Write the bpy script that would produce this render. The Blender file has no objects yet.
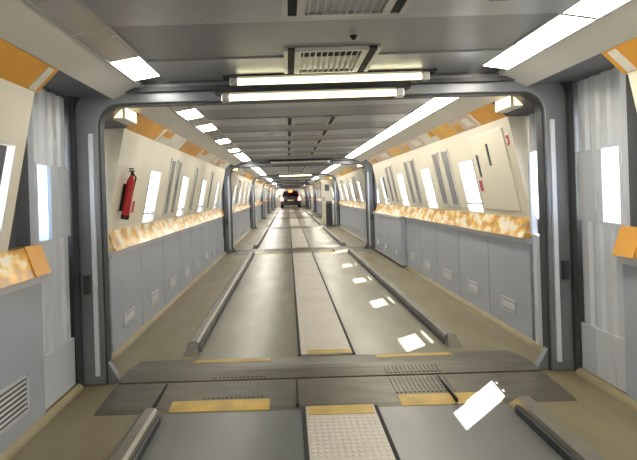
import bpy, bmesh, math, random
from mathutils import Vector
random.seed(4)
C = bpy.context.scene.collection

# ------------------------------------------------------------------ materials
def rgb(r, g, b):
    f = lambda c: (c/255/12.92) if c/255 <= 0.04045 else ((c/255+0.055)/1.055)**2.4
    return (f(r), f(g), f(b), 1)

def mat(name, col, rough=0.5, metal=0.0, var=0.12, scale=6.0, stretch=(1, 1, 1), bump=0.0, bscale=40.0, emit=None, estr=0.0, col2=None, spec=0.5):
    m = bpy.data.materials.new(name); m.use_nodes = True
    nt = m.node_tree; n = nt.nodes; b = n['Principled BSDF']
    tc = n.new('ShaderNodeTexCoord'); mp = n.new('ShaderNodeMapping'); mp.inputs['Scale'].default_value = stretch
    nt.links.new(tc.outputs['Object'], mp.inputs['Vector'])
    nz = n.new('ShaderNodeTexNoise'); nz.inputs['Scale'].default_value = scale; nz.inputs['Detail'].default_value = 4
    nt.links.new(mp.outputs['Vector'], nz.inputs['Vector'])
    mx = n.new('ShaderNodeMix'); mx.data_type = 'RGBA'
    a = col; c2 = col2 or tuple(max(0, c*(1-3*var)) for c in col[:3]) + (1,)
    mx.inputs[6].default_value = tuple(min(1, c*(1+var)) for c in a[:3]) + (1,); mx.inputs[7].default_value = c2
    nt.links.new(nz.outputs['Fac'], mx.inputs[0]); nt.links.new(mx.outputs[2], b.inputs['Base Color'])
    mr = n.new('ShaderNodeMapRange'); mr.inputs['To Min'].default_value = max(0.02, rough-0.08); mr.inputs['To Max'].default_value = min(1, rough+0.08)
    nt.links.new(nz.outputs['Fac'], mr.inputs['Value']); nt.links.new(mr.outputs['Result'], b.inputs['Roughness'])
    b.inputs['Metallic'].default_value = metal
    b.inputs['Specular IOR Level'].default_value = spec
    if bump:
        n2 = n.new('ShaderNodeTexNoise'); n2.inputs['Scale'].default_value = bscale
        nt.links.new(mp.outputs['Vector'], n2.inputs['Vector'])
        bp = n.new('ShaderNodeBump'); bp.inputs['Strength'].default_value = bump; bp.inputs['Distance'].default_value = 0.01
        nt.links.new(n2.outputs['Fac'], bp.inputs['Height']); nt.links.new(bp.outputs['Normal'], b.inputs['Normal'])
    if emit:
        b.inputs['Emission Color'].default_value = emit; b.inputs['Emission Strength'].default_value = estr
    return m

M = {}
M['ceiling'] = mat('ceiling_panel', rgb(158, 161, 166), 0.30, 0.5, 0.06, 2.0, (1, 3, 1))
M['ceiling_flat'] = mat('ceiling_board', rgb(124, 126, 130), 0.36, 0.35, 0.06, 2.0)
M['grille'] = mat('grille_frame', rgb(178, 178, 176), 0.4, 0.3, 0.05)
M['black'] = mat('dark_void', rgb(22, 22, 24), 0.8)
M['cream'] = mat('cream_laminate', rgb(230, 223, 204), 0.33, 0, 0.04, 3.0)
M['creamdoor'] = mat('cream_door_laminate', rgb(236, 229, 210), 0.3, 0, 0.03, 3.0)
M['white'] = mat('white_cover', rgb(222, 220, 212), 0.35, 0, 0.05, 3.0)
M['panel'] = mat('grey_blue_panel', rgb(168, 174, 186), 0.36, 0.15, 0.05, 2.5, bump=0.03, bscale=8)
M['panelrim'] = mat('pale_rim', rgb(200, 202, 204), 0.35, 0.2, 0.05)
M['kick'] = mat('tan_kick', rgb(150, 138, 108), 0.5, 0, 0.1)
M['orange'] = mat('orange_print', rgb(224, 162, 62), 0.35, 0, 0.08, 5.0)
M['amber'] = mat('amber_print', rgb(236, 186, 86), 0.33, 0, 0.08, 5.0)
M['lavender'] = mat('lavender_print', rgb(212, 202, 206), 0.35, 0, 0.08, 9.0, col2=rgb(196, 160, 120))
M['paper'] = mat('white_print', rgb(235, 232, 222), 0.35, 0, 0.04)
M['dark'] = mat('dark_grey_steel', rgb(118, 121, 126), 0.34, 0.35, 0.1, 5.0, (1, 1, 0.3))
M['dark2'] = mat('charcoal_rubber', rgb(52, 54, 58), 0.5, 0.0, 0.1)
M['jamb'] = mat('dark_grey_jamb', rgb(92, 94, 98), 0.5, 0.1, 0.08)
M['pillar'] = mat('pale_metal_pillar', rgb(206, 210, 216), 0.28, 0.15, 0.06, 3.0, (1, 1, 0.2))
M['steel'] = mat('brushed_steel', rgb(190, 190, 188), 0.28, 0.9, 0.05)
M['floor'] = mat('worn_floor', rgb(124, 114, 88), 0.42, 0.0, 0.12, 3.0, (2, 0.5, 1), bump=0.05, bscale=60)
M['lane'] = mat('dark_traffic_lane', rgb(96, 98, 96), 0.33, 0.08, 0.12, 2.2, (2.5, 0.6, 1), bump=0.04, bscale=50)
M['lanefar'] = mat('olive_traffic_lane', rgb(108, 104, 84), 0.33, 0.08, 0.12, 2.2, (2.5, 0.6, 1), bump=0.04, bscale=50)
M['kerb'] = mat('kerb_paint', rgb(120, 116, 106), 0.35, 0.3, 0.1)
M['plate'] = mat('threshold_steel', rgb(96, 92, 80), 0.42, 0.4, 0.15, 4.0, (1, 4, 1), bump=0.08, bscale=60)
M['yellow'] = mat('worn_yellow_paint', rgb(196, 160, 62), 0.5, 0.0, 0.1, 9.0, col2=rgb(120, 106, 66))
M['sillw'] = mat('pale_sill', rgb(226, 216, 190), 0.25, 0.1, 0.05)
M['red'] = mat('red_enamel', rgb(190, 30, 34), 0.3, 0.0, 0.08)
M['notice'] = mat('notice_red', rgb(214, 70, 60), 0.5)
M['tint'] = mat('dark_tinted_glass', rgb(150, 150, 152), 0.12, 0.0, 0.15, 2.0, (1, 1, 0.6))
M['carpaint'] = mat('dark_car_paint', rgb(70, 74, 84), 0.25, 0.4, 0.05)
M['carglass'] = mat('car_glass', rgb(28, 30, 36), 0.08)
M['tyre'] = mat('tyre_rubber', rgb(26, 26, 26), 0.8)
M['plateno'] = mat('plate_yellow', rgb(220, 200, 110), 0.5)
M['lit'] = mat('lit_diffuser', rgb(255, 250, 235), 0.4, emit=(1, 0.94, 0.80, 1), estr=23.0)
M['litcool'] = mat('lit_diffuser_left', rgb(255, 250, 235), 0.4, emit=(1, 0.96, 0.87, 1), estr=23.0)
M['tube'] = mat('lit_tube', rgb(255, 250, 220), 0.4, emit=(1, 0.90, 0.55, 1), estr=3.2)
M['tubeoff'] = mat('unlit_tube', rgb(206, 202, 188), 0.35)
M['unlit'] = mat('unlit_diffuser', rgb(186, 184, 178), 0.25, 0.2, 0.05)
M['warm'] = mat('warm_lamp', rgb(255, 236, 190), 0.4, emit=(1, 0.80, 0.42, 1), estr=3.0)
M['brake'] = mat('brake_lamp', rgb(255, 60, 20), 0.4, emit=(1, 0.12, 0.02, 1), estr=14.0)
M['tail'] = mat('tail_lamp', rgb(255, 90, 80), 0.4, emit=(1, 0.20, 0.16, 1), estr=6.0)
M['tailw'] = mat('tail_lamp_white', rgb(255, 235, 235), 0.4, emit=(1, 0.80, 0.84, 1), estr=3.0)
M['concrete'] = mat('bright_concrete', rgb(214, 212, 204), 0.8, 0, 0.06)
M['frost'] = mat('frosted_film', rgb(225, 232, 245), 0.4)

def glass_mat():
    m = bpy.data.materials.new('window_glass'); m.use_nodes = True
    nt = m.node_tree; n = nt.nodes; n.remove(n['Principled BSDF'])
    tr = n.new('ShaderNodeBsdfTransparent'); tr.inputs['Color'].default_value = (0.95, 0.97, 1, 1)
    gl = n.new('ShaderNodeBsdfGlossy'); gl.inputs['Roughness'].default_value = 0.03
    mx = n.new('ShaderNodeMixShader')
    mx.inputs[0].default_value = 0.06
    nt.links.new(tr.outputs[0], mx.inputs[1]); nt.links.new(gl.outputs[0], mx.inputs[2])
    nt.links.new(mx.outputs[0], n['Material Output'].inputs['Surface'])
    return m
M['glass'] = glass_mat()
def frosted_mat():
    m = bpy.data.materials.new('frosted_glass'); m.use_nodes = True
    nt = m.node_tree; n = nt.nodes; n.remove(n['Principled BSDF'])
    tr = n.new('ShaderNodeBsdfTranslucent'); tr.inputs['Color'].default_value = (0.74, 0.82, 0.95, 1)
    gl = n.new('ShaderNodeBsdfGlossy'); gl.inputs['Roughness'].default_value = 0.15
    nz = n.new('ShaderNodeTexNoise'); nz.inputs['Scale'].default_value = 30
    mr = n.new('ShaderNodeMapRange'); mr.inputs['To Min'].default_value = 0.05; mr.inputs['To Max'].default_value = 0.15
    mx = n.new('ShaderNodeMixShader')
    nt.links.new(nz.outputs['Fac'], mr.inputs['Value']); nt.links.new(mr.outputs[0], mx.inputs[0])
    nt.links.new(tr.outputs[0], mx.inputs[1]); nt.links.new(gl.outputs[0], mx.inputs[2])
    nt.links.new(mx.outputs[0], n['Material Output'].inputs['Surface'])
    return m
M['frosted'] = frosted_mat()

def ribbed_mat():
    m = mat('ribbed_strip', rgb(176, 170, 158), 0.42, 0.15, 0.06, 3.0)
    nt = m.node_tree; n = nt.nodes; b = n['Principled BSDF']
    tc = n.new('ShaderNodeTexCoord'); w = n.new('ShaderNodeTexWave'); w.bands_direction = 'X'; w.inputs['Scale'].default_value = 11
    w2 = n.new('ShaderNodeTexWave'); w2.bands_direction = 'Y'; w2.inputs['Scale'].default_value = 9
    nt.links.new(tc.outputs['Object'], w.inputs['Vector']); nt.links.new(tc.outputs['Object'], w2.inputs['Vector'])
    mm = n.new('ShaderNodeMath'); mm.operation = 'MINIMUM'
    nt.links.new(w.outputs['Fac'], mm.inputs[0]); nt.links.new(w2.outputs['Fac'], mm.inputs[1])
    bp = n.new('ShaderNodeBump'); bp.inputs['Strength'].default_value = 0.5; bp.inputs['Distance'].default_value = 0.004
    nt.links.new(mm.outputs[0], bp.inputs['Height']); nt.links.new(bp.outputs['Normal'], b.inputs['Normal'])
    return m
M['strip'] = ribbed_mat()

def sill_mat():
    m = mat('glint_patterned_sill', rgb(216, 160, 74), 0.22, 0.1, 0.1, 8.0)
    nt = m.node_tree; n = nt.nodes; b = n['Principled BSDF']
    tc = n.new('ShaderNodeTexCoord'); mp = n.new('ShaderNodeMapping'); mp.inputs['Scale'].default_value = (1, 3.0, 5)
    nt.links.new(tc.outputs['Object'], mp.inputs['Vector'])
    v = n.new('ShaderNodeTexNoise'); v.inputs['Scale'].default_value = 2.6; v.inputs['Detail'].default_value = 2
    nt.links.new(mp.outputs['Vector'], v.inputs['Vector'])
    r = n.new('ShaderNodeValToRGB'); e = r.color_ramp.elements
    e[0].position = 0.36; e[0].color = rgb(176, 140, 92); e[1].position = 0.60; e[1].color = rgb(240, 230, 206)  # orange pattern, with sun glints painted in as pale spots
    k = e.new(0.47); k.color = rgb(224, 166, 66); k = e.new(0.53); k.color = rgb(232, 204, 140)
    nt.links.new(v.outputs['Fac'], r.inputs['Fac']); nt.links.new(r.outputs['Color'], b.inputs['Base Color'])
    return m
M['sill'] = sill_mat()

# ------------------------------------------------------------------ mesh helpers
class MB:
    def __init__(self): self.v = []; self.f = []; self.mi = []
    def poly(self, pts, faces, mi=0):
        o = len(self.v); self.v += [tuple(p) for p in pts]
        self.f += [tuple(i+o for i in f) for f in faces]; self.mi += [mi]*len(faces); return self
    def box(self, x0, x1, y0, y1, z0, z1, mi=0):
        p = [(x, y, z) for z in (z0, z1) for y in (y0, y1) for x in (x0, x1)]
        return self.poly(p, [(0, 2, 3, 1), (4, 5, 7, 6), (0, 1, 5, 4), (2, 6, 7, 3), (0, 4, 6, 2), (1, 3, 7, 5)], mi)
    def prism(self, prof, a0, a1, axis='y', mi=0):
        n = len(prof)
        if axis == 'y': P = lambda p, a: (p[0], a, p[1])
        elif axis == 'z': P = lambda p, a: (p[0], p[1], a)
        else: P = lambda p, a: (a, p[0], p[1])
        pts = [P(p, a0) for p in prof] + [P(p, a1) for p in prof]
        fs = [tuple(range(n)), tuple(range(2*n-1, n-1, -1))] + [(i, (i+1) % n, n+(i+1) % n, n+i) for i in range(n)]
        return self.poly(pts, fs, mi)
    def cyl(self, p0, p1, r, r1=None, n=14, mi=0):
        p0 = Vector(p0); p1 = Vector(p1); d = (p1-p0).normalized(); r1 = r if r1 is None else r1
        u = d.orthogonal().normalized(); w = d.cross(u)
        ring = lambda p, rr: [p+(u*math.cos(2*math.pi*i/n)+w*math.sin(2*math.pi*i/n))*rr for i in range(n)]
        return self.poly(ring(p0, r)+ring(p1, r1), [tuple(range(n)), tuple(range(2*n-1, n-1, -1))]+[(i, (i+1) % n, n+(i+1) % n, n+i) for i in range(n)], mi)
    def mesh(self, name, mats, smooth=False):
        me = bpy.data.meshes.new(name); me.from_pydata(self.v, [], self.f)
        for m in mats: me.materials.append(m)
        for p, i in zip(me.polygons, self.mi): p.material_index = i; p.use_smooth = smooth
        bm = bmesh.new(); bm.from_mesh(me); bmesh.ops.recalc_face_normals(bm, faces=bm.faces); bm.to_mesh(me); bm.free()
        return me
    def build(self, name, mats, parent=None, loc=(0, 0, 0), bevel=0.0, smooth=False):
        if not isinstance(mats, (list, tuple)): mats = [mats]
        o = bpy.data.objects.new(name, self.mesh(name, mats, smooth)); C.objects.link(o); o.location = loc
        if parent: o.parent = parent
        if bevel:
            b = o.modifiers.new('bevel', 'BEVEL'); b.width = bevel; b.segments = 2; b.limit_method = 'ANGLE'
        return o

def tag(o, label, cat, group=None):
    o['label'] = label; o['category'] = cat; o['kind'] = 'thing'
    if group: o['group'] = group
    return o
def thing(name, label, cat, loc=(0, 0, 0), group=None):
    o = bpy.data.objects.new(name, None); C.objects.link(o); o.location = loc; o.empty_display_size = 0.1
    return tag(o, label, cat, group)
def struct(o): o['kind'] = 'structure'; return o
def dup(root, loc, label=None, group=None, swap=None):
    r = root.copy(); C.objects.link(r); r.location = loc
    if label: r['label'] = label
    if group: r['group'] = group
    for ch in list(root.children):
        c = ch.copy(); C.objects.link(c); c.parent = r
        for g in ch.children:
            d = g.copy(); C.objects.link(d); d.parent = c
    return r
ORD = ['first', 'second', 'third', 'fourth', 'fifth', 'sixth', 'seventh', 'eighth', 'ninth', 'tenth', 'eleventh', 'twelfth', 'thirteenth', 'fourteenth', 'fifteenth', 'sixteenth', 'seventeenth']
def where(k):
    if k < 0: return 'in front of the nearest dark frame'
    if k >= 5: return 'beyond the sixth dark frame'
    return 'between the %s and %s dark frames' % (ORD[k], ORD[k+1])
SIDE = {-1: 'left', 1: 'right'}

# ------------------------------------------------------------------ layout (metres; y runs down the carriage, z up from the floor)
P0, PITCH, NSEC = 3.0, 6.85, 7
P = [P0+PITCH*k for k in range(NSEC)]              # dark frames between the wagons
YEND = P[-1]+6.6
YBACK = -3.2
ZC = 1.80
XW0, ZW0, XW1, ZW1 = 1.48, 0.88, 1.335, 1.60       # upper wall leans in
def xw(z): return XW0+(z-ZW0)*(XW1-XW0)/(ZW1-ZW0)
def wall_slab(mb, s, y0, y1, z0, z1, o0, o1, mi=0):
    # slab parallel to the leaning wall, offsets measured into the corridor
    return mb.prism([(s*(xw(z0)-o0), z0), (s*(xw(z1)-o0), z1), (s*(xw(z1)-o1), z1), (s*(xw(z0)-o1), z0)], y0, y1, 'y', mi)

secs = [(k, (P[k] if k >= 0 else YBACK-0.5), (P[k+1] if k+1 < NSEC else YEND+0.75)) for k in range(-1, NSEC)]
WZ0, WZ1, WW = 0.89, 1.36, 0.36
def windows_of(k, s):
    if k < 0: return [(-1.7, -1.3), (-0.6, -0.2), (0.5, 0.9), (1.80, 2.17)]
    return [(P[k]+1.30+1.32*i, P[k]+1.30+1.32*i+WW) for i in range(4)]
def span(k, a, b): return (a+0.50 if k >= 0 else a, b-0.75)
def low_span(k, a, b): return (a+0.50 if k >= 0 else a, b-0.46)      # lower panels run on to the pillar

# ------------------------------------------------------------------ structure
fl = MB()
fl.box(-1.75, 1.75, YBACK-0.6, YEND+0.8, -0.08, -0.004, 0)
for s in (-1, 1):
    pass
fl.box(-1.60, -0.89, YBACK-0.6, YEND+0.8, -0.004, 0.0, 0)
fl.box(0.89, 1.60, YBACK-0.6, YEND+0.8, -0.004, 0.0, 0)
fl.box(-0.89, 0.89, YBACK-0.6, 2.9, -0.004, 0.0, 1)
fl.box(-0.89, 0.89, 2.9, YEND+0.8, -0.004, 0.0, 2)
struct(fl.build('floor', [M['floor'], M['lane'], M['lanefar']]))

ce = MB()
ce.box(-1.75, 1.75, YBACK-0.6, YEND+0.8, ZC+0.03, ZC+0.08, 0)
for k, a, b in secs:                                # ceiling made of alternating boards and ribs
    y = a; i = 0
    while y < b-0.02:
        y1 = min(b, y+0.52); ce.box(-0.90, 0.90, y, y1-0.006, ZC, ZC+0.03, 0)
        y2 = min(b, y1+0.43)
        if y2 > y1+0.02: ce.box(-0.90, 0.90, y1, y2-0.006, ZC-0.008, ZC+0.03, 1)
        y = y2
for s in (-1, 1):
    ce.box(s*1.62, s*1.70, YBACK-0.6, YEND+0.8, 1.55, ZC+0.05, 0)
    for k, a, b in secs: ce.box(s*1.368, s*1.66, a+(0.1 if k >= 0 else 0), b-0.75, 1.605, 1.63, 0)
    # pale sloping cover between the lamp row and the printed band
    for k, a, b in secs:
        ce.prism([(s*1.233, 1.701), (s*1.067, 1.772), (s*1.067, 1.80), (s*1.252, 1.722)], a, b-0.10 if k >= 0 else b-0.02, 'y', 2)
struct(ce.build('ceiling', [M['ceiling_flat'], M['ceiling'], M['white']]))

for s in (-1, 1):
    w = MB()
    for k, a, b in secs:
        y0, y1 = span(k, a, b)
        ws = windows_of(k, s); cur = y0
        for (p, q) in ws:
            wall_slab(w, s, cur, p, ZW0, ZW1, -0.03, 0)
            wall_slab(w, s, p, q, ZW0, WZ0, -0.03, 0); wall_slab(w, s, p, q, WZ1, ZW1, -0.03, 0)
            cur = q
        wall_slab(w, s, cur, y1, ZW0, ZW1, -0.03, 0)
        # end caps closing the lean, and the hull behind the lower panels
        if k >= 0: w.prism([(s*XW0, ZW0), (s*XW1, ZW1), (s*1.51, ZW1), (s*1.51, ZW0)], y0-0.02, y0, 'y', 0)
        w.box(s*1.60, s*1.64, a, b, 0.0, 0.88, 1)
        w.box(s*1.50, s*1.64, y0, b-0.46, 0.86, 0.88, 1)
        w.box(s*1.60, s*1.64, b-0.78, b-0.44, 0.86, 1.65, 1)     # dark grey recess behind the pillar
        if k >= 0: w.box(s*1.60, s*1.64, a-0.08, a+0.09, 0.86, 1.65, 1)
    o = struct(w.build('wall_'+SIDE[s], [M['cream'], M['jamb']]))
    sl = MB()
    for k, a, b in secs:
        y0, y1 = low_span(k, a, b)
        sl.prism([(s*1.425, 0.745), (s*1.475, 0.885), (s*1.53, 0.885), (s*1.53, 0.745)], y0, y1, 'y', 0)
    struct(sl.build('trim_'+('1' if s < 0 else '2'), [M['sill']]))
    bb = MB()
    for k, a, b in secs:
        y0, y1 = low_span(k, a, b)
        bb.prism([(s*1.47, 0.0), (s*1.445, 0.0), (s*1.45, 0.015), (s*1.47, 0.035)], y0, b-0.06, 'y', 0)
        if k >= 0: bb.prism([(s*1.47, 0.0), (s*1.445, 0.0), (s*1.45, 0.015), (s*1.47, 0.035)], a+0.14, y0, 'y', 0)
    struct(bb.build('baseboard_'+SIDE[s], [M['kick']]))
eb = MB(); eb.box(-1.7, 1.7, YEND+0.7, YEND+0.8, -0.05, 1.85)
struct(eb.build('wall_front', [M['cream']]))
eb = MB(); eb.box(-1.7, 1.7, YBACK-0.6, YBACK-0.5, -0.05, 1.85)
struct(eb.build('wall_back', [M['cream']]))

# windows: bright clear ones in the openings, tall dark tinted ones mounted between them
wn = 0
def clear_window(s, y0, y1):
    global wn; wn += 1
    f = MB(); t = 0.011
    for (a, b, c, d) in ((y0, y0+t, WZ0, WZ1), (y1-t, y1, WZ0, WZ1), (y0, y1, WZ0, WZ0+t), (y0, y1, WZ1-t, WZ1), (y0, y1, WZ0+0.075, WZ0+0.093)):
        wall_slab(f, s, a, b, c, d, -0.03, 0.006)
    o = struct(f.build('window_%d' % wn, [M['white']]))
    g = MB(); wall_slab(g, s, y0+t*0.5, y1-t*0.5, WZ0+t*0.5, WZ1-t*0.5, -0.016, -0.012); g.build('pane', [M['glass']], o)
def tint_window(s, y0, y1):
    global wn; wn += 1
    f = MB(); t = 0.018; z0, z1 = 0.93, 1.50
    for (a, b, c, d) in ((y0, y0+t, z0, z1), (y1-t, y1, z0, z1), (y0, y1, z0, z0+t), (y0, y1, z1-t, z1)):
        wall_slab(f, s, a, b, c, d, 0.0, 0.012)
    o = struct(f.build('window_%d' % wn, [M['white']]))
    g = MB(); wall_slab(g, s, y0+t, y1-t, z0+t, z1-t, 0.0, 0.005); g.build('pane', [M['tint']], o)
for k, a, b in secs:
    for s in (-1, 1):
        ws = windows_of(k, s)
        for i, (p, q) in enumerate(ws):
            if k < 0 and i < 2: continue
            clear_window(s, p, q)
            if 0 <= k < 5 and i < 3:
                if s > 0:
                    tint_window(s, q+0.20, q+0.42); tint_window(s, q+0.52, q+0.74)
                else:
                    tint_window(s, q+0.30, q+0.50)
                    if i == 0: tint_window(s, q+0.60, q+0.78)

# ------------------------------------------------------------------ lower wall panels with vents
def make_panel(s, L, face, big):
    t = thing('lower_panel', 'x', 'wall panel')
    m = MB(); m.box(s*face, s*1.59, 0.004, L-0.004, 0.03, 0.70); m.build('panel_face', M['panel'], t, bevel=0.006)
    m = MB(); m.prism([(s*(face-0.018), 0.705), (s*(face-0.018), 0.735), (s*(face-0.008), 0.745), (s*1.55, 0.745), (s*1.55, 0.705)], 0.0, L, 'y'); m.build('top_rim', M['panelrim'], t)
    vy0 = L*0.5-(0.13 if not big else 0.22); vy1 = L*0.5+(0.13 if not big else 0.22); z0, z1 = (0.15, 0.25) if not big else (0.12, 0.30)
    v = MB()
    for (a, b, c, d) in ((vy0, vy0+.014, z0, z1), (vy1-.014, vy1, z0, z1), (vy0, vy1, z0, z0+.014), (vy0, vy1, z1-.014, z1)):
        v.box(s*face, s*(face-0.010), a, b, c, d)
    vo = v.build('vent', M['panelrim'], t)
    v = MB(); v.box(s*face, s*(face-0.003), vy0+.014, vy1-.014, z0+.014, z1-.014)
    v.build('vent_recess', M['jamb'], vo)
    v = MB(); n = 6
    for i in range(n):
        z = z0+.02+(z1-z0-.04)*(i+.5)/n
        v.prism([(s*(face-0.003), z), (s*(face-0.008), z-0.005), (s*(face-0.008), z-0.002), (s*(face-0.003), z+0.003)], vy0+.014, vy1-.014, 'y')
    v.build('vent_slats', M['panelrim'], vo)
    return t
protos = {}
def panel(s, L, face, big, y, label, group):
    key = (s, round(L, 3), face, big)
    if key not in protos:
        protos[key] = t = make_panel(s, L, face, big); t.location = (0, y, 0); t['label'] = label; t['group'] = group
    else: dup(protos[key], (0, y, 0), label, group)
for k, a, b in secs:
    y0, y1 = low_span(k, a, b)
    for s in (-1, 1):
        if k < 0:
            panel(s, 0.8, 1.47, True, 1.738, 'grey lower wall panel beside the nearest pale pillar on the %s' % SIDE[s], 'lower wall panels')
            panel(s, 5.2, 1.47, True, -3.47, 'long grey lower wall panel running back past the viewer on the %s' % SIDE[s], 'lower wall panels')
            continue
        n = 8 if k < 2 else 4
        L = (y1-y0)/n
        for i in range(n):
            out = (k == 0 and s == 1 and i >= 5)
            lab = '%slower wall panel, %s on the %s, %s' % ('protruding grey ' if out else 'grey ', ORD[i], SIDE[s], where(k))
            panel(s, L, 1.395 if out else 1.47, False, y0+L*i, lab, 'lower wall panels')

# ------------------------------------------------------------------ pillars either side of every frame
def pillar_profile(s, x, y0, y1, ribs, depth=0.016, back=0.03):
    pts = []; n = ribs; d = (y1-y0)/n
    for i in range(n):
        a = y0+d*i
        pts += [(s*x, a+0.1*d), (s*x, a+0.6*d), (s*(x+depth), a+0.7*d), (s*(x+depth), a+0.95*d)]
    return [(s*x, y0)]+pts+[(s*(x+depth), y1), (s*(x+back), y1), (s*(x+back), y0)]
def make_pillar(s, near):
    # origin at the frame; the near pillar stands before it, the far one behind
    t = thing('door_pillar', 'x', 'pillar')
    x = 1.50 if near else 1.46
    y0, y1 = (-0.45, -0.05) if near else (0.105, 0.47)
    w0, w1 = (-0.43, -0.29) if near else (0.14, 0.43)
    q0, q1 = (0.90, 1.30) if near else (0.78, 1.34)  # far pillar's opening is added, sized to throw sunlight on the near floor
    m = MB()
    m.prism(pillar_profile(s, x, y0, y1, 4), 0.30 if near else 0.03, q0, 'z')
    m.prism(pillar_profile(s, x, y0, y1, 4), q1, 1.708 if near else 1.70, 'z')
    m.box(s*x, s*(x+.03), y0, w0, q0, q1); m.box(s*x, s*(x+.03), w1, y1, q0, q1)
    if near: m.box(s*(x-0.006), s*(x+.03), y0, y1, 0.03, 0.30)
    m.build('pillar_sheet', M['pillar'], t)
    m = MB(); m.box(s*(x+.012), s*(x+.018), w0-.005, w1+.005, q0-.005, q1+.005); m.build('window_pane', M['frosted' if near else 'glass'], t)
    m = MB()
    for (a, b, c, d) in ((w0-.012, w0, q0-.01, q1+.01), (w1, w1+.012, q0-.01, q1+.01), (w0, w1, q0-.01, q0), (w0, w1, q1, q1+.01)): m.box(s*(x-.006), s*(x+.002), a, b, c, d)
    m.build('window_frame', M['pillar'], t)
    m = MB()
    for (c, d) in (((0.03, 1.70),) if near else ((0.03, 0.77), (1.36, 1.66))): m.box(s*(x+.03), s*1.60, y0, y0+.02, c, d)
    m.build('return_edge', M['jamb'], t)
    m = MB(); m.box(s*(x-.012), s*(x+.03), y0, y1, 0.0, 0.03); m.build('kick_plate', M['kick'], t)
    return t
def lampbox(s):
    t = thing('corner_lamp', 'x', 'lamp')
    m = MB(); m.prism([(s*1.40, 1.62), (s*1.24, 1.62), (s*1.24, 1.70), (s*1.33, 1.725), (s*1.40, 1.725)], 0.20, 0.46, 'y'); m.build('housing', M['white'], t, bevel=0.005)
    m = MB(); m.box(s*1.385, s*1.255, 0.196, 0.20, 1.63, 1.695); m.box(s*1.236, s*1.24, 0.22, 0.44, 1.63, 1.695); m.build('lens', M['warm'], t)
    return t
pp = {}
for k in range(NSEC):
    for s in (-1, 1):
        for near in (True, False):
            lab = 'pale ribbed metal pillar just %s the %s dark frame on the %s' % ('before' if near else 'behind', ORD[k], SIDE[s])
            if (s, near) not in pp: pp[(s, near)] = t = make_pillar(s, near); t.location = (0, P[k], 0); t['label'] = lab; t['group'] = 'pale pillars beside the frames'
            else: dup(pp[(s, near)], (0, P[k], 0), lab)
        if k < 4:
            lab = 'small warm corner lamp high on the %s, just behind the %s dark frame' % (SIDE[s], ORD[k])
            if ('lamp', s) not in pp: pp[('lamp', s)] = t = lampbox(s); t.location = (0, P[k], 0); t['label'] = lab; t['group'] = 'corner lamps behind the frames'
            else: dup(pp[('lamp', s)], (0, P[k], 0), lab)

# ------------------------------------------------------------------ dark frames
def u_prism(mb, xi, zi, xo, zo, r, y0, y1, n=8):
    def arc(cx, cz, rr, a0, a1): return [(cx+rr*math.cos(a0+(a1-a0)*i/n), cz+rr*math.sin(a0+(a1-a0)*i/n)) for i in range(n+1)]
    ro = r*0.5
    inner = [(xi, 0)]+arc(xi-r, zi-r, r, 0, math.pi/2)+arc(-(xi-r), zi-r, r, math.pi/2, math.pi)+[(-xi, 0)]
    outer = [(xo, 0)]+arc(xo-ro, zo-ro, ro, 0, math.pi/2)+arc(-(xo-ro), zo-ro, ro, math.pi/2, math.pi)+[(-xo, 0)]
    N = len(inner)
    pts = [(x, y, z) for y in (y0, y1) for (x, z) in inner+outer]
    I0, O0, I1, O1 = 0, N, 2*N, 3*N; fs = []
    for i in range(N-1):
        fs += [(I0+i, I0+i+1, O0+i+1, O0+i), (I1+i, O1+i, O1+i+1, I1+i+1), (I0+i, I1+i, I1+i+1, I0+i+1), (O0+i, O0+i+1, O1+i+1, O1+i)]
    fs += [(I0, O0, O1, I1), (I0+N-1, I1+N-1, O1+N-1, O0+N-1)]
    return mb.poly(pts, fs)
def make_frame():
    t = thing('gangway_frame', 'x', 'frame')
    m = MB(); u_prism(m, 1.335, 1.675, 1.57, ZC-0.012, 0.13, -0.02, 0.09); m.build('frame_arch', M['dark'], t, bevel=0.008)
    m = MB(); u_prism(m, 1.325, 1.665, 1.352, 1.692, 0.125, 0.0, 0.07); m.build('rubber_seal', M['dark2'], t)
    m = MB(); u_prism(m, 1.46, 1.735, 1.485, 1.76, 0.09, -0.055, -0.02); m.build('guide_channel', M['dark2'], t)
    for s in (-1, 1):
        m = MB(); m.prism([(s*1.345, 0.0), (s*1.25, 0.0), (s*1.345, 0.16)], 0.01, 0.06, 'y'); m.build('foot_gusset', M['dark'], t, bevel=0.004)
        m = MB(); m.box(s*1.36, s*1.385, -0.034, -0.02, 0.06, 1.50); m.build('guide_rail', M['pillar'], t)
        m = MB(); m.box(s*1.405, s*1.435, -0.05, -0.02, 0.55, 0.66); m.box(s*1.41, s*1.43, -0.062, -0.05, 0.575, 0.635); m.build('latch', M['dark2'], t)
    return t
fr0 = make_frame(); fr0.location = (0, P[0], 0)
tag(fr0, 'nearest dark grey steel arch frame with rounded corners, spanning the corridor', 'frame', 'dark frames across the corridor')
for k in range(1, NSEC):
    dup(fr0, (0, P[k], 0), '%s dark grey steel arch frame spanning the corridor, counted from the viewer' % ORD[k])

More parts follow.
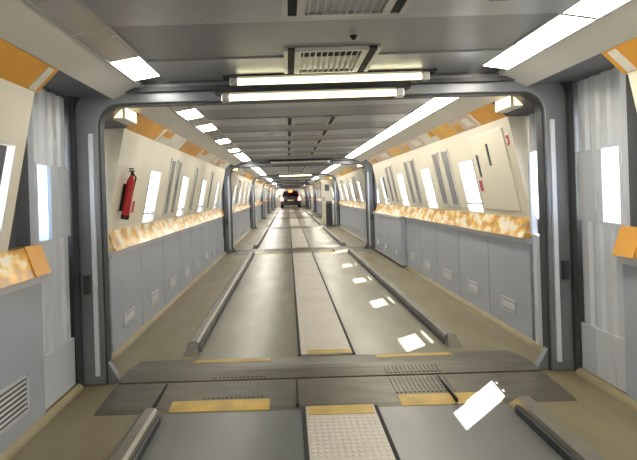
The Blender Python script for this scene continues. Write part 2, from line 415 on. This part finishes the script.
# tube lamps on the frames
def make_tube(lit, h):
    t = thing('tube_light', 'x', 'light')
    m = MB(); m.prism([(-0.045, 0.012), (0.045, 0.012), (0.032, 0.05), (-0.032, 0.05)], -h-0.08, h+0.08, 'x'); m.build('housing', M['dark2'], t)
    m = MB(); m.cyl((-h, 0, -0.008), (h, 0, -0.008), 0.019, n=16); m.build('tube', M['tube'] if lit else M['tubeoff'], t)
    for s in (-1, 1):
        m = MB(); m.box(s*h, s*(h+0.045), -0.024, 0.024, -0.034, 0.02); m.build('end_cap', M['steel'], t, bevel=0.004)
    return t
def tube(k, t, x, z, lab):
    t.location = (x, P[k]-0.11, z); t['label'] = lab; t['group'] = 'tube lamps on the frames'
tube(0, make_tube(True, 0.53), 0.05, 1.770, 'glowing fluorescent tube lamp, the upper of two on the nearest dark frame')
tube(0, make_tube(True, 0.48), -0.05, 1.680, 'glowing fluorescent tube lamp, the lower of two on the nearest dark frame')
for k in range(1, 5):
    lit = k == 2
    tube(k, make_tube(lit, 0.53), 0.05, 1.745, '%s fluorescent tube lamp on the %s dark frame from the viewer' % ('glowing' if lit else 'unlit', ORD[k]))

# ------------------------------------------------------------------ ceiling lamp rows
def make_lamp(s, L, m_):
    t = thing('ceiling_light', 'x', 'light')
    pr = [(s*0.905, 1.798), (s*1.060, 1.772), (s*1.065, 1.80), (s*0.905, 1.825)]
    m = MB()
    for (a, b) in ((0.0, 0.012), (L-0.012, L)): m.prism(pr, a, b, 'y')
    m.prism([(s*0.900, 1.794), (s*0.912, 1.792), (s*0.912, 1.82), (s*0.900, 1.82)], 0, L, 'y'); m.prism([(s*1.054, 1.768), (s*1.066, 1.766), (s*1.066, 1.80), (s*1.054, 1.80)], 0, L, 'y')
    m.build('lamp_frame', M['grille'], t)
    m = MB(); m.prism([(s*0.912, 1.797), (s*1.054, 1.774), (s*1.056, 1.80), (s*0.912, 1.82)], 0.012, L-0.012, 'y'); m.build('diffuser', m_, t)
    return t
lp = {}
def lamp(s, L, lit, y, label):
    key = (s, round(L, 3), lit)
    mm = {1: M['lit'], 2: M['litcool'], 0: M['unlit']}[lit]
    if key not in lp:
        lp[key] = t = make_lamp(s, L, mm); t.location = (0, y, 0); t['label'] = label; t['group'] = 'lamps of the ceiling rows'
    else: dup(lp[key], (0, y, 0), label)
ML = 0.41
for k, a, b in secs:
    for s in (-1, 1):
        side = SIDE[s]
        if k < 0:
            n = 5; yy = 2.84-ML*n
            for i in range(n):
                lit = 1 if s > 0 else (2 if i == n-1 else 0)
                lamp(s, ML, lit, yy+ML*i, '%s ceiling light panel in the %s row, %s ahead of the nearest dark frame' % ('lit' if lit else 'unlit', side, ['fifth', 'fourth', 'third', 'second', 'directly'][i]))
            lamp(s, 4.4, 1 if s > 0 else 2, yy-4.4, 'added long ceiling light, unseen over the viewer on the %s' % side)  # lit lamps added out of view to brighten the near end
            continue
        y0, y1 = a+0.48, b-0.16
        if k < 2:
            n = 15; L = (y1-y0)/n
            for i in range(n):
                if s > 0: lit = 1
                elif k == 0: lit = 2 if i in (1, 3, 6, 9, 11, 12, 13, 14) else 0
                else: lit = 2
                if k == 1 and y0+L*(i+1) < 1.2*a: lit = 0; 
                lamp(s, L, lit, y0+L*i, '%s ceiling light, %s in %s row %s' % ('lit' if lit else 'unlit', ORD[i], side, where(k)))
        else:
            n = 3; L = (y1-y0)/n
            for i in range(n):
                lit = (2 if s < 0 else (1 if k in (2, 4) else 0))
                lamp(s, L, lit, y0+L*i, '%s long ceiling light, %s in %s row %s' % ('lit' if lit else 'unlit', ORD[i], side, where(k)))

# orange end blocks where the patterned ledges stop at the pillars
eb0 = {}
for k in range(0, 4):
    for s in (-1, 1):
        lab = 'orange end block of the patterned ledge, on the %s before the %s dark frame' % (SIDE[s], ORD[k])
        if s not in eb0:
            m = MB(); m.prism([(s*1.418, 0.747), (s*1.468, 0.892), (s*1.474, 0.888), (s*1.424, 0.747)], -0.62, -0.47, 'y')
            eb0[s] = tag(m.build('ledge_end', M['orange'], None, (0, P[k], 0)), lab, 'ledge end', 'orange ledge end blocks')
        else:
            dup(eb0[s], (0, P[k], 0), lab)

# ------------------------------------------------------------------ ceiling vents down the middle
def make_vent():
    t = thing('ceiling_vent', 'x', 'vent')
    z = ZC-0.012
    m = MB()
    for (x0, x1, a, b) in ((-.155, -.125, 0, .44), (.170, .20, 0, .44), (-.125, .170, 0, .022), (-.125, .170, .418, .44)): m.box(x0, x1, a, b, z-.006, ZC+.002)
    m.box(-.21, -.19, 0, .44, z-.004, ZC+.002); m.box(.24, .26, 0, .44, z-.004, ZC+.002)
    m.build('vent_frame', M['grille'], t)
    m = MB(); m.box(-.125, .170, .022, .418, z+.006, ZC+.002); m.build('backing', M['black'], t)
    m = MB(); n = 10
    for i in range(n):
        x = -.125+.295*(i+.5)/n; m.prism([(x-.005, z-.005), (x+.001, z-.005), (x+.003, z+.001), (x-.001, z+.001)], .022, .418, 'y')
    m.build('vent_slats', M['grille'], t)
    for x0 in (-.19, .20):
        m = MB(); m.box(x0, x0+(.035 if x0 < 0 else .04), .0, .44, z+.002, ZC+.002); m.build('slot', M['black'], t)
    return t
v0 = None
for k, a, b in secs:
    ys = [1.49, 2.385] if k < 0 else [a+0.55+0.95*i for i in range(7)]
    for i, y in enumerate(ys):
        if k >= 0 and (y < 1.19*a or y+0.44 > b-0.2) or k > 2: continue
        lab = 'grey slatted ceiling vent, %s' % (['cut by the top of the picture', 'just ahead of the nearest dark frame'][i] if k < 0 else '%s one %s' % (ORD[i], where(k)))
        if v0 is None: v0 = make_vent(); v0.location = (0, y, 0); v0['label'] = lab; v0['group'] = 'slatted vents along the ceiling middle'
        else: dup(v0, (0, y, 0), lab)
m = MB(); m.cyl((0.10, 2.20, ZC-0.016), (0.10, 2.20, ZC-0.008), 0.016, n=16); m.cyl((0.10, 2.20, ZC-0.026), (0.10, 2.20, ZC-0.016), 0.009, n=12)
tag(m.build('ceiling_sensor', M['black']), 'small dark round sensor on the ceiling between the two nearest vents', 'sensor')

# ------------------------------------------------------------------ printed band panels under the lamp rows
def band(s, y0, y1, kind, label):
    t = thing('band_panel', label, 'sign panel', (0, 0, 0), 'printed panels under the lamp rows')
    A, B = (1.335, 1.600), (1.235, 1.700)
    off = 0.0
    pr = [(s*A[0], A[1]), (s*B[0], B[1]), (s*(B[0]+.02), B[1]+.02), (s*(A[0]+.03), A[1])]
    m = MB(); m.prism(pr, y0, y1-0.004, 'y'); m.build('board', M[kind], t)
    def patch(a, b, f0, f1, mm, nm):
        q = lambda f: (A[0]+(B[0]-A[0])*f, A[1]+(B[1]-A[1])*f)
        p0, p1 = q(f0), q(f1); e = 0.004
        mb = MB(); mb.prism([(s*p0[0], p0[1]), (s*p1[0], p1[1]), (s*(p1[0]-e), p1[1]-e), (s*(p0[0]-e), p0[1]-e)], a, b, 'y'); mb.build(nm, mm, t)
    L = y1-y0
    if kind == 'orange':
        patch(y1-0.13*L, y1-0.06*L, 0.05, 0.95, M['paper'], 'white_stripe')
    if kind == 'paper':
        patch(y0+0.03*L, y0+0.3*L, 0.5, 0.98, M['orange'], 'orange_corner')
    if kind == 'lavender':
        patch(y0+0.1*L, y0+0.35*L, 0.2, 0.8, M['paper'], 'pale_print'); patch(y0+0.6*L, y0+0.85*L, 0.15, 0.7, M['orange'], 'orange_print')
plan = {(-1, -1): [(1.2, 1.55, 'paper'), (1.55, 2.28, 'orange')],
        (-1, 1): [(1.2, 1.55, 'paper'), (1.55, 2.28, 'orange')],
        (0, -1): [(3.50, 4.36, 'orange'), (4.36, 5.2, 'paper'), (5.2, 6.3, 'orange'), (6.3, 7.3, 'paper'), (7.3, 8.2, 'lavender'), (8.2, 9.1, 'paper')],
        (0, 1): [(3.50, 4.0, 'orange'), (4.0, 4.5, 'lavender'), (4.5, 5.0, 'amber'), (5.0, 5.5, 'paper'), (5.5, 6.6, 'lavender'), (6.6, 7.2, 'amber'), (7.2, 9.1, 'lavender')]}
nm = {'orange': 'orange', 'paper': 'white', 'lavender': 'pale printed', 'amber': 'amber yellow'}
for k, a, b in secs:
    for s in (-1, 1):
        pl = plan.get((k, s))
        if pl is None:
            y0, y1 = span(k, a, b); ks = ['orange', 'paper', 'lavender', 'amber']
            pl = [(y0+(y1-y0)*i/4, y0+(y1-y0)*(i+1)/4, ks[(i+(s > 0)+k) % 4]) for i in range(4)]
        for i, (y0, y1, kd) in enumerate(pl):
            band(s, y0, y1, kd, '%s band panel, %s on the %s, %s' % (nm[kd], ORD[i], SIDE[s], where(k)))
# filler boards where no print shows
for s in (-1, 1):
    m = MB()
    for k, a, b in secs:
        y0, y1 = span(k, a, b)
        for (c, d) in ([(y1, b-0.06)] if k >= 0 else [(a, 1.2), (2.28, b-0.06)])+([(a+0.1, y0)] if k >= 0 else []):
            if c > b-1.0: m.prism([(s*1.615, 1.722), (s*1.236, 1.704), (s*1.236, 1.74), (s*1.615, 1.76)], c, d, 'y'); continue
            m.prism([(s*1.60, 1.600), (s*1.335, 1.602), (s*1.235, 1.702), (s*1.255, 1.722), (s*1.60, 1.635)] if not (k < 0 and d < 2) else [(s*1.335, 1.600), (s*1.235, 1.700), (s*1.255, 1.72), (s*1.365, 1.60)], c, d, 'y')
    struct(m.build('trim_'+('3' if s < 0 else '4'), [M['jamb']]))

# ------------------------------------------------------------------ floor: kerbs, strips, thresholds
def kerb(s, y0, y1, label):
    t = thing('kerb_rail', label, 'kerb', (0, 0, 0), 'kerb rails along the lanes')
    xi = 0.875
    m = MB(); m.prism([(s*xi, 0), (s*(xi+.008), 0.065), (s*(xi+.022), 0.078), (s*(xi+.065), 0.078), (s*(xi+.085), 0.06), (s*(xi+.10), 0.0)], y0+0.10, y1-0.10, 'y')
    m.build('kerb_body', M['kerb'], t)
    for (a, b) in ((y0+0.10, y0), (y1-0.10, y1)):     # sloped ends
        m = MB(); q = [(s*xi, 0), (s*(xi+.022), 0.078), (s*(xi+.065), 0.078), (s*(xi+.10), 0.0)]
        m.poly([(x, a, z) for x, z in q]+[(s*xi, b, 0.0), (s*(xi+.10), b, 0.0)], [(0, 1, 4), (1, 2, 5, 4), (2, 3, 5), (0, 3, 2, 1), (0, 4, 5, 3)]); m.build('kerb_end', M['kerb'], t)
    m = MB(); m.prism([(s*(xi-.006), 0.0), (s*(xi-.006), 0.035), (s*xi, 0.04), (s*(xi+.002), 0.0)], y0+0.1, y1-0.1, 'y'); m.build('rub_strip', M['dark2'], t)
for k, a, b in secs:
    y0 = a+0.47 if k >= 0 else 0.2
    y1 = b-0.45
    for s in (-1, 1):
        kerb(s, y0, y1, 'raised kerb rail between %s lane and walkway, %s' % (SIDE[s], where(k)))
    t = thing('floor_strip', 'pale ribbed middle floor strip %s' % where(k), 'floor strip', (0.02, 0, 0), 'pale ribbed strips along the floor middle')
    m = MB(); m.box(-.175, .175, y0-0.06, y1+0.02, 0.0, 0.012); m.build('strip_plate', M['strip'], t, bevel=0.003)
    for x in (-.195, .175):
        m = MB(); m.box(x, x+.02, y0-0.06, y1+0.02, 0.0, 0.008); m.build('edge_seam', M['black'], t)
    if k < 2:
        m = MB(); m.box(-.16, .165, y1-0.085, y1+0.015, 0.012, 0.0145); m.build('yellow_marking', M['yellow'], t)
        if k >= 0:
            m = MB(); m.box(-.13, .17, y0-0.055, y0+0.02, 0.012, 0.0145); m.build('yellow_marking', M['yellow'], t)
def threshold(k):
    y = P[k]
    t = thing('threshold_plate', 'worn steel threshold plates across the floor under the %s dark frame' % ORD[k], 'threshold', (0, y, 0), 'threshold plates under the frames')
    m = MB(); m.prism([(-0.44, 0.0), (-0.40, 0.008), (-0.10, 0.026), (-0.085, 0.026), (-0.085, 0.0)], -1.24, 1.24, 'x'); m.build('near_plate', M['plate'], t)
    m = MB(); m.prism([(-0.06, 0.0), (-0.06, 0.026), (0.06, 0.040), (0.12, 0.040), (0.34, 0.010), (0.40, 0.0)], -1.24, 1.24, 'x'); m.build('far_plate', M['plate'], t)
    m = MB(); m.box(-1.24, 1.24, -0.085, -0.06, 0.0, 0.006); m.build('plate_gap', M['black'], t)
    if k < 2:
        for x in (-.95, -.2, .62):
            m = MB(); m.box(x, x+.012, -0.43, -0.10, 0.008, 0.027); m.build('plate_seam', M['black'], t)
        for s in (-1, 1):
            m = MB(); w0 = -0.86 if s < 0 else 0.34
            m.prism([(-0.435, 0.0035), (-0.40, 0.0105), (-0.325, 0.015), (-0.325, 0.010), (-0.40, 0.005), (-0.435, 0.001)], w0, w0+0.52, 'x'); m.build('yellow_marking', M['yellow'], t)
            m = MB(); m.prism([(0.27, 0.0215), (0.34, 0.0125), (0.37, 0.0075), (0.37, 0.004), (0.34, 0.008), (0.27, 0.016)], w0, w0+0.5, 'x'); m.build('yellow_marking', M['yellow'], t)
            m = MB(); w0 = -0.70 if s < 0 else 0.34
            for i in range(14):
                x = w0+0.024*i; m.prism([(-0.30, 0.012), (-0.30, 0.018), (-0.11, 0.030), (-0.11, 0.022)], x, x+.012, 'x')
                m.prism([(-0.04, 0.022), (-0.04, 0.033), (0.05, 0.044), (0.05, 0.034)], x, x+.012, 'x')
            m.build('tread_grip', M['plate'], t)
for k in range(NSEC): threshold(k)

# ------------------------------------------------------------------ wall-mounted things in the first section
def lean_thing(name, label, cat, group=None): return thing(name, label, cat, (0, 0, 0), group)
# cream access door on the right wall
t = lean_thing('access_door', 'cream access hatch with two dark slots on the right wall near the first frame', 'hatch')
m = MB(); wall_slab(m, 1, 3.60, 4.24, 0.93, 1.54, 0.001, 0.012); m.build('hatch_leaf', M['creamdoor'], t, bevel=0.004)
m = MB(); wall_slab(m, 1, 3.90, 3.925, 1.28, 1.45, 0.012, 0.020); m.build('slot_handle', M['jamb'], t)
m = MB(); wall_slab(m, 1, 4.14, 4.165, 1.20, 1.38, 0.012, 0.020); m.build('slot_handle', M['jamb'], t)
t = lean_thing('notice_plate', 'small white and red notice high on the right wall beside the nearest frame', 'notice')
m = MB(); wall_slab(m, 1, 3.515, 3.585, 1.38, 1.50, 0.0, 0.004); m.build('plate', M['paper'], t)
m = MB(); wall_slab(m, 1, 3.53, 3.57, 1.455, 1.475, 0.004, 0.006); wall_slab(m, 1, 3.53, 3.55, 1.41, 1.455, 0.004, 0.006); wall_slab(m, 1, 3.55, 3.57, 1.40, 1.42, 0.004, 0.006); m.build('red_print', M['notice'], t)
for s, y, z, who in ((1, 4.20, 1.12, 'red notice under the hatch slots on the right wall'), (-1, 3.98, 1.04, 'red notice low on the left wall behind the fire extinguisher')):
    t = lean_thing('notice_plate', who, 'notice', None)
    e = 0.012 if s > 0 else 0
    m = MB(); wall_slab(m, s, y-0.05, y+0.05, z-0.05, z+0.06, e, e+0.004); m.build('plate', M['paper'], t)
    m = MB(); wall_slab(m, s, y-0.04, y+0.02, z-0.04, z+0.05, e+0.004, e+0.006); m.build('red_print', M['red'], t)
# fire extinguisher on the left wall
t = lean_thing('fire_extinguisher', 'slim red fire extinguisher hung on the left wall behind the nearest frame', 'fire extinguisher')
ye = 3.68
cx = lambda z: -(xw(z)-0.046)
m = MB(); m.cyl((cx(0.99), ye, 0.99), (cx(1.24), ye, 1.24), 0.028, n=20); m.cyl((cx(1.24), ye, 1.24), (cx(1.28), ye, 1.28), 0.028, 0.011, n=20); m.build('cylinder', M['red'], t)
m = MB(); m.cyl((cx(0.96), ye, 0.96), (cx(0.99), ye, 0.99), 0.030, n=20); m.build('foot_ring', M['black'], t)
m = MB(); m.cyl((cx(1.28), ye, 1.28), (cx(1.31), ye, 1.31), 0.010, n=12); m.box(cx(1.31)-.009, cx(1.31)+.009, ye-.05, ye+.02, 1.305, 1.315); m.box(cx(1.31)-.009, cx(1.31)+.009, ye-.055, ye+.015, 1.323, 1.331); m.build('valve', M['black'], t)
m = MB(); pth = [(cx(1.295), ye+.014, 1.295), (cx(1.27)+.02, ye+.038, 1.265), (cx(1.2)+.014, ye+.038, 1.19), (cx(1.08)+.008, ye+.036, 1.07)]
for a_, b_ in zip(pth, pth[1:]): m.cyl(a_, b_, 0.006, n=8)
m.build('hose', M['black'], t)
m = MB(); wall_slab(m, -1, ye-.02, ye+.02, 1.02, 1.22, 0.001, 0.02); m.build('wall_bracket', M['black'], t)
# tall cream cabinet in the right walkway past the third frame
t = thing('utility_cabinet', 'tall cream cabinet standing in the right walkway behind the third dark frame', 'cabinet', (0, P[2]+0.65, 0))
m = MB(); m.box(0.985, 1.31, 0, 0.7, 0.02, 1.58); m.build('carcass', M['cream'], t, bevel=0.01)
m = MB(); m.box(1.0, 1.29, -0.02, 0.0, 0.10, 1.55); d_ = m.build('door', M['creamdoor'], t, bevel=0.004)
m = MB(); m.box(1.02, 1.05, -0.045, -0.02, 0.85, 1.0); m.build('handle', M['dark'], d_)
m = MB(); m.box(1.07, 1.22, -0.026, -0.02, 1.20, 1.42); m.build('dark_notice', M['jamb'], d_)
m = MB(); m.box(1.0, 1.29, 0.002, 0.69, 0.0, 0.02); m.build('plinth', M['dark2'], t)
t = thing('waste_bin', 'dark upright bin in front of the tall cream cabinet on the right', 'bin', (1.18, P[2]+0.48, 0))
m = MB(); m.prism([(-.10, -.09), (.10, -.09), (.10, .09), (-.10, .09)], 0.0, 0.78, 'z'); m.build('bin_body', M['dark2'], t, bevel=0.02)
m = MB(); m.prism([(-.11, 0.78), (.11, 0.78), (.08, 0.86), (-.08, 0.86)], -.10, .10, 'y'); m.build('bin_lid', M['dark'], t, bevel=0.01)

# ------------------------------------------------------------------ the car far down the corridor
car = thing('car', 'dark hatchback seen from behind with its red rear lamps glowing, far down the corridor', 'car', (0.0, 41.5, 0.0))
def loft(rings):
    m = MB(); n = len(rings[0]); pts = [p for r in rings for p in r]; fs = [tuple(range(n)), tuple(reversed(range((len(rings)-1)*n, len(rings)*n)))]
    for j in range(len(rings)-1):
        for i in range(n): fs.append((j*n+i, j*n+(i+1) % n, (j+1)*n+(i+1) % n, (j+1)*n+i))
    return m.poly(pts, fs)
def ring(y, w, z0, z1, wt): return [(-w*.94, y, z0), (w*.94, y, z0), (w, y, z0+.22), (w*.98, y, z1-.08), (wt, y, z1), (-wt, y, z1), (-w*.98, y, z1-.08), (-w, y, z0+.22)]
loft([ring(0, .78, .30, .92, .70), ring(.10, .84, .24, .98, .76), ring(1.5, .86, .20, .97, .78), ring(3.0, .85, .22, .92, .76), ring(3.9, .78, .28, .74, .66)]).build('body', M['carpaint'], car, bevel=0.03, smooth=True)
def cab(z, w, y0, y1): return [(-w, y0, z), (w, y0, z), (w, y1, z), (-w, y1, z)]
loft([cab(.93, .76, .10, 2.95), cab(1.36, .60, .42, 2.1), cab(1.43, .54, .60, 1.9)]).build('cabin', M['carpaint'], car, bevel=0.03)
m = MB(); m.poly([(-.64, .12, 1.0), (.64, .12, 1.0), (.53, .345, 1.33), (-.53, .345, 1.33), (-.64, .16, 1.0), (.64, .16, 1.0), (.53, .385, 1.33), (-.53, .385, 1.33)], [(0, 1, 2, 3), (4, 7, 6, 5), (0, 4, 5, 1), (1, 5, 6, 2), (2, 6, 7, 3), (3, 7, 4, 0)]); m.build('rear_window', M['carglass'], car)
m = MB(); m.box(-.14, .14, .30, .40, 1.34, 1.46); m.build('high_brake_lamp', M['brake'], car, bevel=0.02)
for s in (-1, 1):
    m = MB(); m.prism([(s*.60, .62), (s*.84, .62), (s*.84, .98), (s*.70, 1.02), (s*.62, .84)], -.02, .12, 'y'); lo = m.build('rear_lamp', M['tail'], car, bevel=0.01)
    m = MB(); m.box(s*.64, s*.78, -.035, -.02, .68, .84); m.build('lamp_core', M['tailw'], lo)
    for y in (.72, 3.1):
        m = MB(); m.cyl((s*.62, y, .30), (s*.84, y, .30), .30, n=28); m.cyl((s*.84, y, .30), (s*.85, y, .30), .19, n=20, mi=1); m.build('wheel', [M['tyre'], M['steel']], car)
    m = MB(); m.box(s*.84, s*1.0, 2.25, 2.36, .95, 1.08); m.build('wing_mirror', M['carpaint'], car, bevel=0.03)
m = MB(); m.prism([(-.80, .26), (.80, .26), (.82, .46), (.76, .54), (-.76, .54), (-.82, .46)], -.06, .06, 'y'); m.build('bumper', M['dark2'], car, bevel=0.02)
m = MB(); m.box(-.25, .25, -.02, .0, .60, .71); m.build('number_plate', M['plateno'], car)

# ------------------------------------------------------------------ outside, light, camera
m = MB(); m.box(-60, 60, -40, 110, -1.25, -1.2); struct(m.build('ground', M['concrete']))

w = bpy.data.worlds.new('sky'); bpy.context.scene.world = w; w.use_nodes = True
nt = w.node_tree; bg = nt.nodes['Background']
sk = nt.nodes.new('ShaderNodeTexSky'); sk.sky_type = 'HOSEK_WILKIE'; sk.turbidity = 5; sk.ground_albedo = 0.5
sk.sun_direction = (0.49, 0.51, 0.71)

mxw = nt.nodes.new('ShaderNodeMix'); mxw.data_type = 'RGBA'; mxw.blend_type = 'ADD'; mxw.inputs[0].default_value = 1
mxw.inputs[7].default_value = (2.6, 2.9, 3.3, 1)
nt.links.new(sk.outputs[0], mxw.inputs[6]); nt.links.new(mxw.outputs[2], bg.inputs['Color']); bg.inputs['Strength'].default_value = 1.0

sun = bpy.data.lights.new('sun', 'SUN'); sun.energy = 60; sun.angle = 0.006; sun.color = (1, 0.97, 0.92)
so = bpy.data.objects.new('sun', sun); C.objects.link(so)
so.rotation_euler = Vector((-0.80, -0.84, -1.1)).to_track_quat('-Z', 'Y').to_euler()

def area(x, y, z, sx, sy, e, col):
    l = bpy.data.lights.new('ceiling_lamp', 'AREA'); l.shape = 'RECTANGLE'; l.size = sx; l.size_y = sy; l.energy = e; l.color = col
    o = bpy.data.objects.new('ceiling_lamp', l); C.objects.link(o); o.location = (x, y, z)

cam = bpy.data.cameras.new('camera'); co = bpy.data.objects.new('camera', cam); C.objects.link(co)
cam.sensor_width = 36; cam.lens = 500/637*36; cam.clip_start = 0.02; cam.clip_end = 300
cam.shift_x = 30.5/637; cam.shift_y = -35/637
co.location = (-0.21, 0, 1.10)
co.rotation_mode = 'XYZ'
from mathutils import Matrix
co.matrix_world = Matrix.Translation((-0.21, 0, 1.10)) @ Matrix.Rotation(math.radians(90), 4, 'X') @ Matrix.Rotation(math.radians(-1.8), 4, 'Z')
sc = bpy.context.scene; sc.camera = co
sc.view_settings.view_transform = 'Standard'; sc.view_settings.look = 'None'; sc.view_settings.exposure = 0.0
sc.cycles.use_denoising = True
sc.cycles.max_bounces = 10; sc.cycles.diffuse_bounces = 5; sc.cycles.glossy_bounces = 4; sc.cycles.transparent_max_bounces = 16
sc.cycles.sample_clamp_indirect = 6
